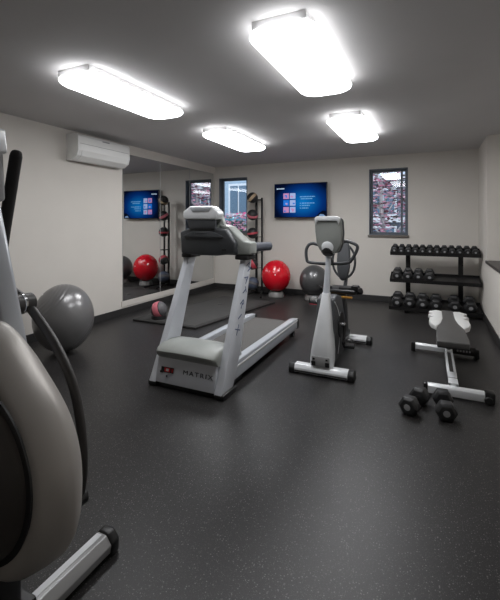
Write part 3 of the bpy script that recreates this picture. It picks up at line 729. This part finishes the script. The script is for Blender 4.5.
# ================================================================ DUMBBELLS
def hexpts(r): return [(r*math.cos(math.radians(60*k+30)), r*math.sin(math.radians(60*k+30))) for k in range(6)]
def make_dumbbell(R, L, th, label, group, up_=False):
    """axis along local y, R = flat-to-flat / 2, L = head centre spacing"""
    t = thing('dumbbell', label, 'dumbbell', group=group); r = R/math.cos(math.radians(30))
    b_ = NB(); lathe(b_, [(0, -L/2), (.014, -L/2), (.0145, -L*.25), (.0175, 0), (.0145, L*.25), (.014, L/2), (0, L/2)], 16, Matrix.Rotation(PI/2, 4, 'X')); obj('handle', b_, M['chrome'], t)
    for s_ in (-1, 1):
        s = NB(); y = s_*L/2; rings = []
        for dy, k in ((-th/2, .72), (-th/2+th*.18, 1.0), (th/2-th*.18, 1.0), (th/2, .72)):
            rings.append([s.verts.new((u*k, y+dy, v*k)) for u, v in [(a_*math.cos(0), c_) for a_, c_ in [(r*math.cos(math.radians(60*q+(30 if up_ else 0))), r*math.sin(math.radians(60*q+(30 if up_ else 0)))) for q in range(6)]]])
        for a, c in zip(rings, rings[1:]):
            for k in range(6): s.faces.new((a[k], a[(k+1) % 6], c[(k+1) % 6], c[k]))
        s.faces.new(rings[0]); s.faces.new(rings[-1]); bmesh.ops.recalc_face_normals(s, faces=s.faces); bev(s, R*.05, 2)
        h = obj('head', s, M['rubber'], t, 25)
        b_ = NB(); yy = y+s_*(th/2)
        lathe(b_, [(R*.30, 0), (R*.36, 0), (R*.36, .0015), (R*.30, .0015)], 20, align((0, yy-.0005*s_, -R*.02), (0, s_, 0))); box(b_, -R*.16, R*.16, min(yy, yy+.0015*s_), max(yy, yy+.0015*s_), -R*.18, R*.16, 0)
        obj('weight_mark', b_, M['mark'], h, 0)
    return t
# rack
KX, = (.055,)
t = thing('dumbbell_rack', 'black three-tier dumbbell rack against the back wall', 'dumbbell rack', (KX, 6.6, 0))
TIL = math.radians(14)
tiers = [(6.62, .925, .27), (6.56, .495, .31), (6.42, .075, .38)]      # front y, front z, depth
for i, (y, z, d) in enumerate(tiers):
    y -= 6.6; m4 = Matrix.Translation((0, y, z)) @ Matrix.Rotation(TIL, 4, 'X')
    b_ = NB(); box(b_, -.645, .64, 0, d, -.006, .0, .001, mtx=m4); box(b_, -.645, .64, -.004, .0, -.028, .03, .001, mtx=m4); box(b_, -.645, .64, d-.004, d, 0, .035, .001, mtx=m4)
    for x in (-.645, .636): box(b_, x, x+.004, 0, d, -.02, .035, .001, mtx=m4)
    obj('shelf', b_, M['steel'], t, 0)
for x in (-.39, .39):
    b_ = NB(); prism(b_, [(.36, .0), (.44, .0), (.40, 1.0), (.33, 1.0)], x-.035, x+.035, 'x', .004)
    box(b_, x-.03, x+.03, -.10, .44, .0, .05, .004)
    obj('upright', b_, M['steel'], t)
    b_ = NB()
    for y, z, d in tiers: prism(b_, [(y-6.6+.03, z-.01), (.38, z+.0), (.38, z+.09), (y-6.6+d*.9, z+d*.2)], x-.028, x+.028, 'x', .003)
    obj('shelf_bracket', b_, M['steel'], t)
ORD = ['first', 'second', 'third', 'fourth', 'fifth', 'sixth', 'seventh', 'eighth', 'ninth', 'tenth', 'eleventh', 'last']
def row(tier, xs_, R, L, th, desc, shelf, shrink=0):
    y, z, d = tiers[tier]; proto = None
    for i, x in enumerate(xs_):
        nm = ORD[i] if i < len(xs_)-1 else 'last'
        lb = '%s dumbbell, %s from the left on the %s shelf of the rack' % (desc, nm, shelf)
        if nm == 'last': lb = '%s dumbbell at the far right end of those on the %s shelf' % (desc, shelf)
        if proto is None: o = proto = make_dumbbell(R, L, th, lb, 'dumbbells on the %s shelf of the rack' % shelf)
        else: o = copy_tree(proto)
        o['label'] = lb
        k = 1-shrink*i
        o.scale = (k, k, k)
        cy = d*.5; h = R*k+.001
        o.location = (x, y+cy*math.cos(TIL)-h*math.sin(TIL), z+cy*math.sin(TIL)+h*math.cos(TIL)); o.rotation_euler = (TIL, 0, 0)
row(0, [-.526+1.149/11*i for i in range(12)], .0448, .19, .055, 'small black hex', 'top', .005)
row(1, [-.484, -.322, -.168, -.007], .066, .17, .075, 'medium black hex', 'middle')
row(2, [-.473, -.290, -.105, .083, .337, .545], .078, .20, .09, 'large black hex', 'bottom')
def floor_db(a, c, label):
    a = Vector(a); c = Vector(c); d = c-a
    o = make_dumbbell(.064, .215, .095, label, None)
    m_ = (a+c)/2; o.location = (m_.x, m_.y, .0645); o.rotation_euler = (0, 0, math.atan2(d.y, d.x)-PI/2)
floor_db((-.138, 3.07), (-.072, 3.275), 'black hex dumbbell lying on the floor before the bench, left one of the pair')
floor_db((.105, 3.08), (.088, 3.31), 'black hex dumbbell lying on the floor before the bench, right one of the pair')

# ================================================================ OUTSIDE THE WINDOWS
b_ = NB(); box(b_, -40, 30, YB+.25, 60, -.5, -.3); o = struct('ground', b_, mat('paving', (150, 148, 146), .9))
def facade(label, x0, x1, y, h, colr, wins, ww, wh, extras=None):
    t = thing('building', label, 'building', ((x0+x1)/2, y, -.3)); hw = (x1-x0)/2
    b_ = NB(); box(b_, -hw, hw, 0, 5, 0, h)
    for k in range(int(h/.25)): box(b_, -hw, hw, -.02, 0, k*.25, k*.25+.23)
    obj('wall', b_, colr, t, 0)
    tr = mat('trim white', (232, 236, 240), .6); gl = mat('dark glass', (104, 128, 148), .1)
    for (x, z) in wins:
        b_ = NB(); box(b_, x-ww/2-.1, x+ww/2+.1, -.1, .0, z-.1, z+wh+.1); wn = obj('window', b_, tr, t, 0)
        b_ = NB(); box(b_, x-ww/2, x-.04, -.13, -.1, z, z+wh); box(b_, x+.04, x+ww/2, -.13, -.1, z, z+wh); obj('pane', b_, gl, wn, 0)
    b_ = NB(); box(b_, -hw-.1, hw+.1, -.25, .02, 1.75, 1.95); box(b_, -hw-.1, hw+.1, -.3, .02, h-.2, h); obj('ledge', b_, tr, t, 0)
    return t
facade('pale blue grey building seen through the left window', -12, -5.2, 15, 7, mat('blue siding', (178, 198, 214), .8), [(-1.9+1.45*i, z) for i in range(-1, 4) for z in (2.15, 4.6)], .8, 1.2)
facade('grey building with white bands seen through the right window', -4.6, 4.6, 17, 3.7, mat('grey siding', (128, 134, 146), .8), [(-3.6+1.8*i, z) for i in range(5) for z in (.5, 2.1)], .9, 1.0)
def foliage(name, c, rad, n, size, mats, parent=None, seed=1, squash=1):
    rn = random.Random(seed); s = NB()
    for i in range(n):
        while True:
            p = Vector((rn.uniform(-1, 1), rn.uniform(-1, 1), rn.uniform(-1, 1)))
            if p.length < 1: break
        p = Vector((p.x*rad, p.y*rad, p.z*rad*squash))+Vector(c)
        q = Matrix.Translation(p) @ Matrix.Rotation(rn.uniform(0, 6.3), 4, 'Z') @ Matrix.Rotation(rn.uniform(0, 3), 4, 'X')
        l = size*rn.uniform(.6, 1.3); w2 = l*.35
        vs = [s.verts.new(q @ Vector(v)) for v in ((-l, 0, 0), (0, w2, .2*l), (l, 0, 0), (0, -w2, .2*l))]
        f = s.faces.new(vs); f.material_index = rn.choice(range(len(mats)))
    return obj(name, s, mats, parent, 0)
PK = [mat('blossom rose', (226, 150, 172), .7), mat('blossom pale', (238, 200, 210), .7), mat('leaf plum', (120, 62, 74), .7), mat('leaf dull', (98, 96, 92), .7)]
t = thing('flowering_tree', 'pale-trunked tree with rose leaves outside the right window', 'tree', (-1.25, 11.2, -.3))
b_ = NB(); tube(b_, [(.1, 0, 0), (.12, 0, 1.2), (.02, 0, 2.4), (.1, 0, 3.6)], [.07, .055, .04, .02], 10, smooth=4)
for q in range(9):
    a = q*2.4; z = 1.1+q*.24; tube(b_, [(.07, 0, z), (.4*math.cos(a), .4*math.sin(a), z+.35), (.8*math.cos(a), .8*math.sin(a), z+.9)], [.03, .02, .008], 6)
obj('trunk', b_, mat('pale bark', (206, 200, 198), .8), t)
foliage('crown', (0, 0, 2.5), 1.3, 1700, .08, PK, t, 3, 1.05)
t = thing('flowering_shrub', 'bright pink flowering shrub just outside the left window', 'shrub', (-4.75, 9.3, -.3))
b_ = NB()
for q in range(8): tube(b_, [(0, 0, 0), (.3*math.cos(q), .3*math.sin(q), .7), (.5*math.cos(q),   .5*math.sin(q), 1.7)], [.02, .015, .006], 6)
obj('stem', b_, mat('brown bark', (92, 74, 64), .8), t)
foliage('blossom', (0, 0, 1.5), .75, 1300, .05, [mat('blossom hot pink', (240, 110, 160), .7), PK[0], PK[1], mat('leaf green', (74, 110, 74), .7)], t, 5, .72)
t = thing('parked_van', 'teal van parked in front of the pale blue grey building', 'van', (-7.0, 12.6, -.3))
b_ = NB(); prism(b_, [(-2.2, .35), (2.1, .35), (2.2, .9), (1.5, 1.15), (1.0, 1.95), (-2.1, 2.05), (-2.25, 1.2)], -.85, .85, 'y', .08, 3); obj('body', b_, mat('teal paint', (70, 140, 160), .3, coat=.5), t)
b_ = NB()
for x in (-1.9, -.75, .3): box(b_, x, x+.9, -.86, -.84, 1.25, 1.8, .01)
obj('side_window', b_, mat('van glass', (50, 60, 70), .1), t)
for x in (-1.4, 1.4):
    for y in (-.75, .75):
        b_ = NB(); cyl(b_, (x, y-.11, .35), (x, y+.11, .35), .35, 28, .03); obj('wheel', b_, M['black'], t)
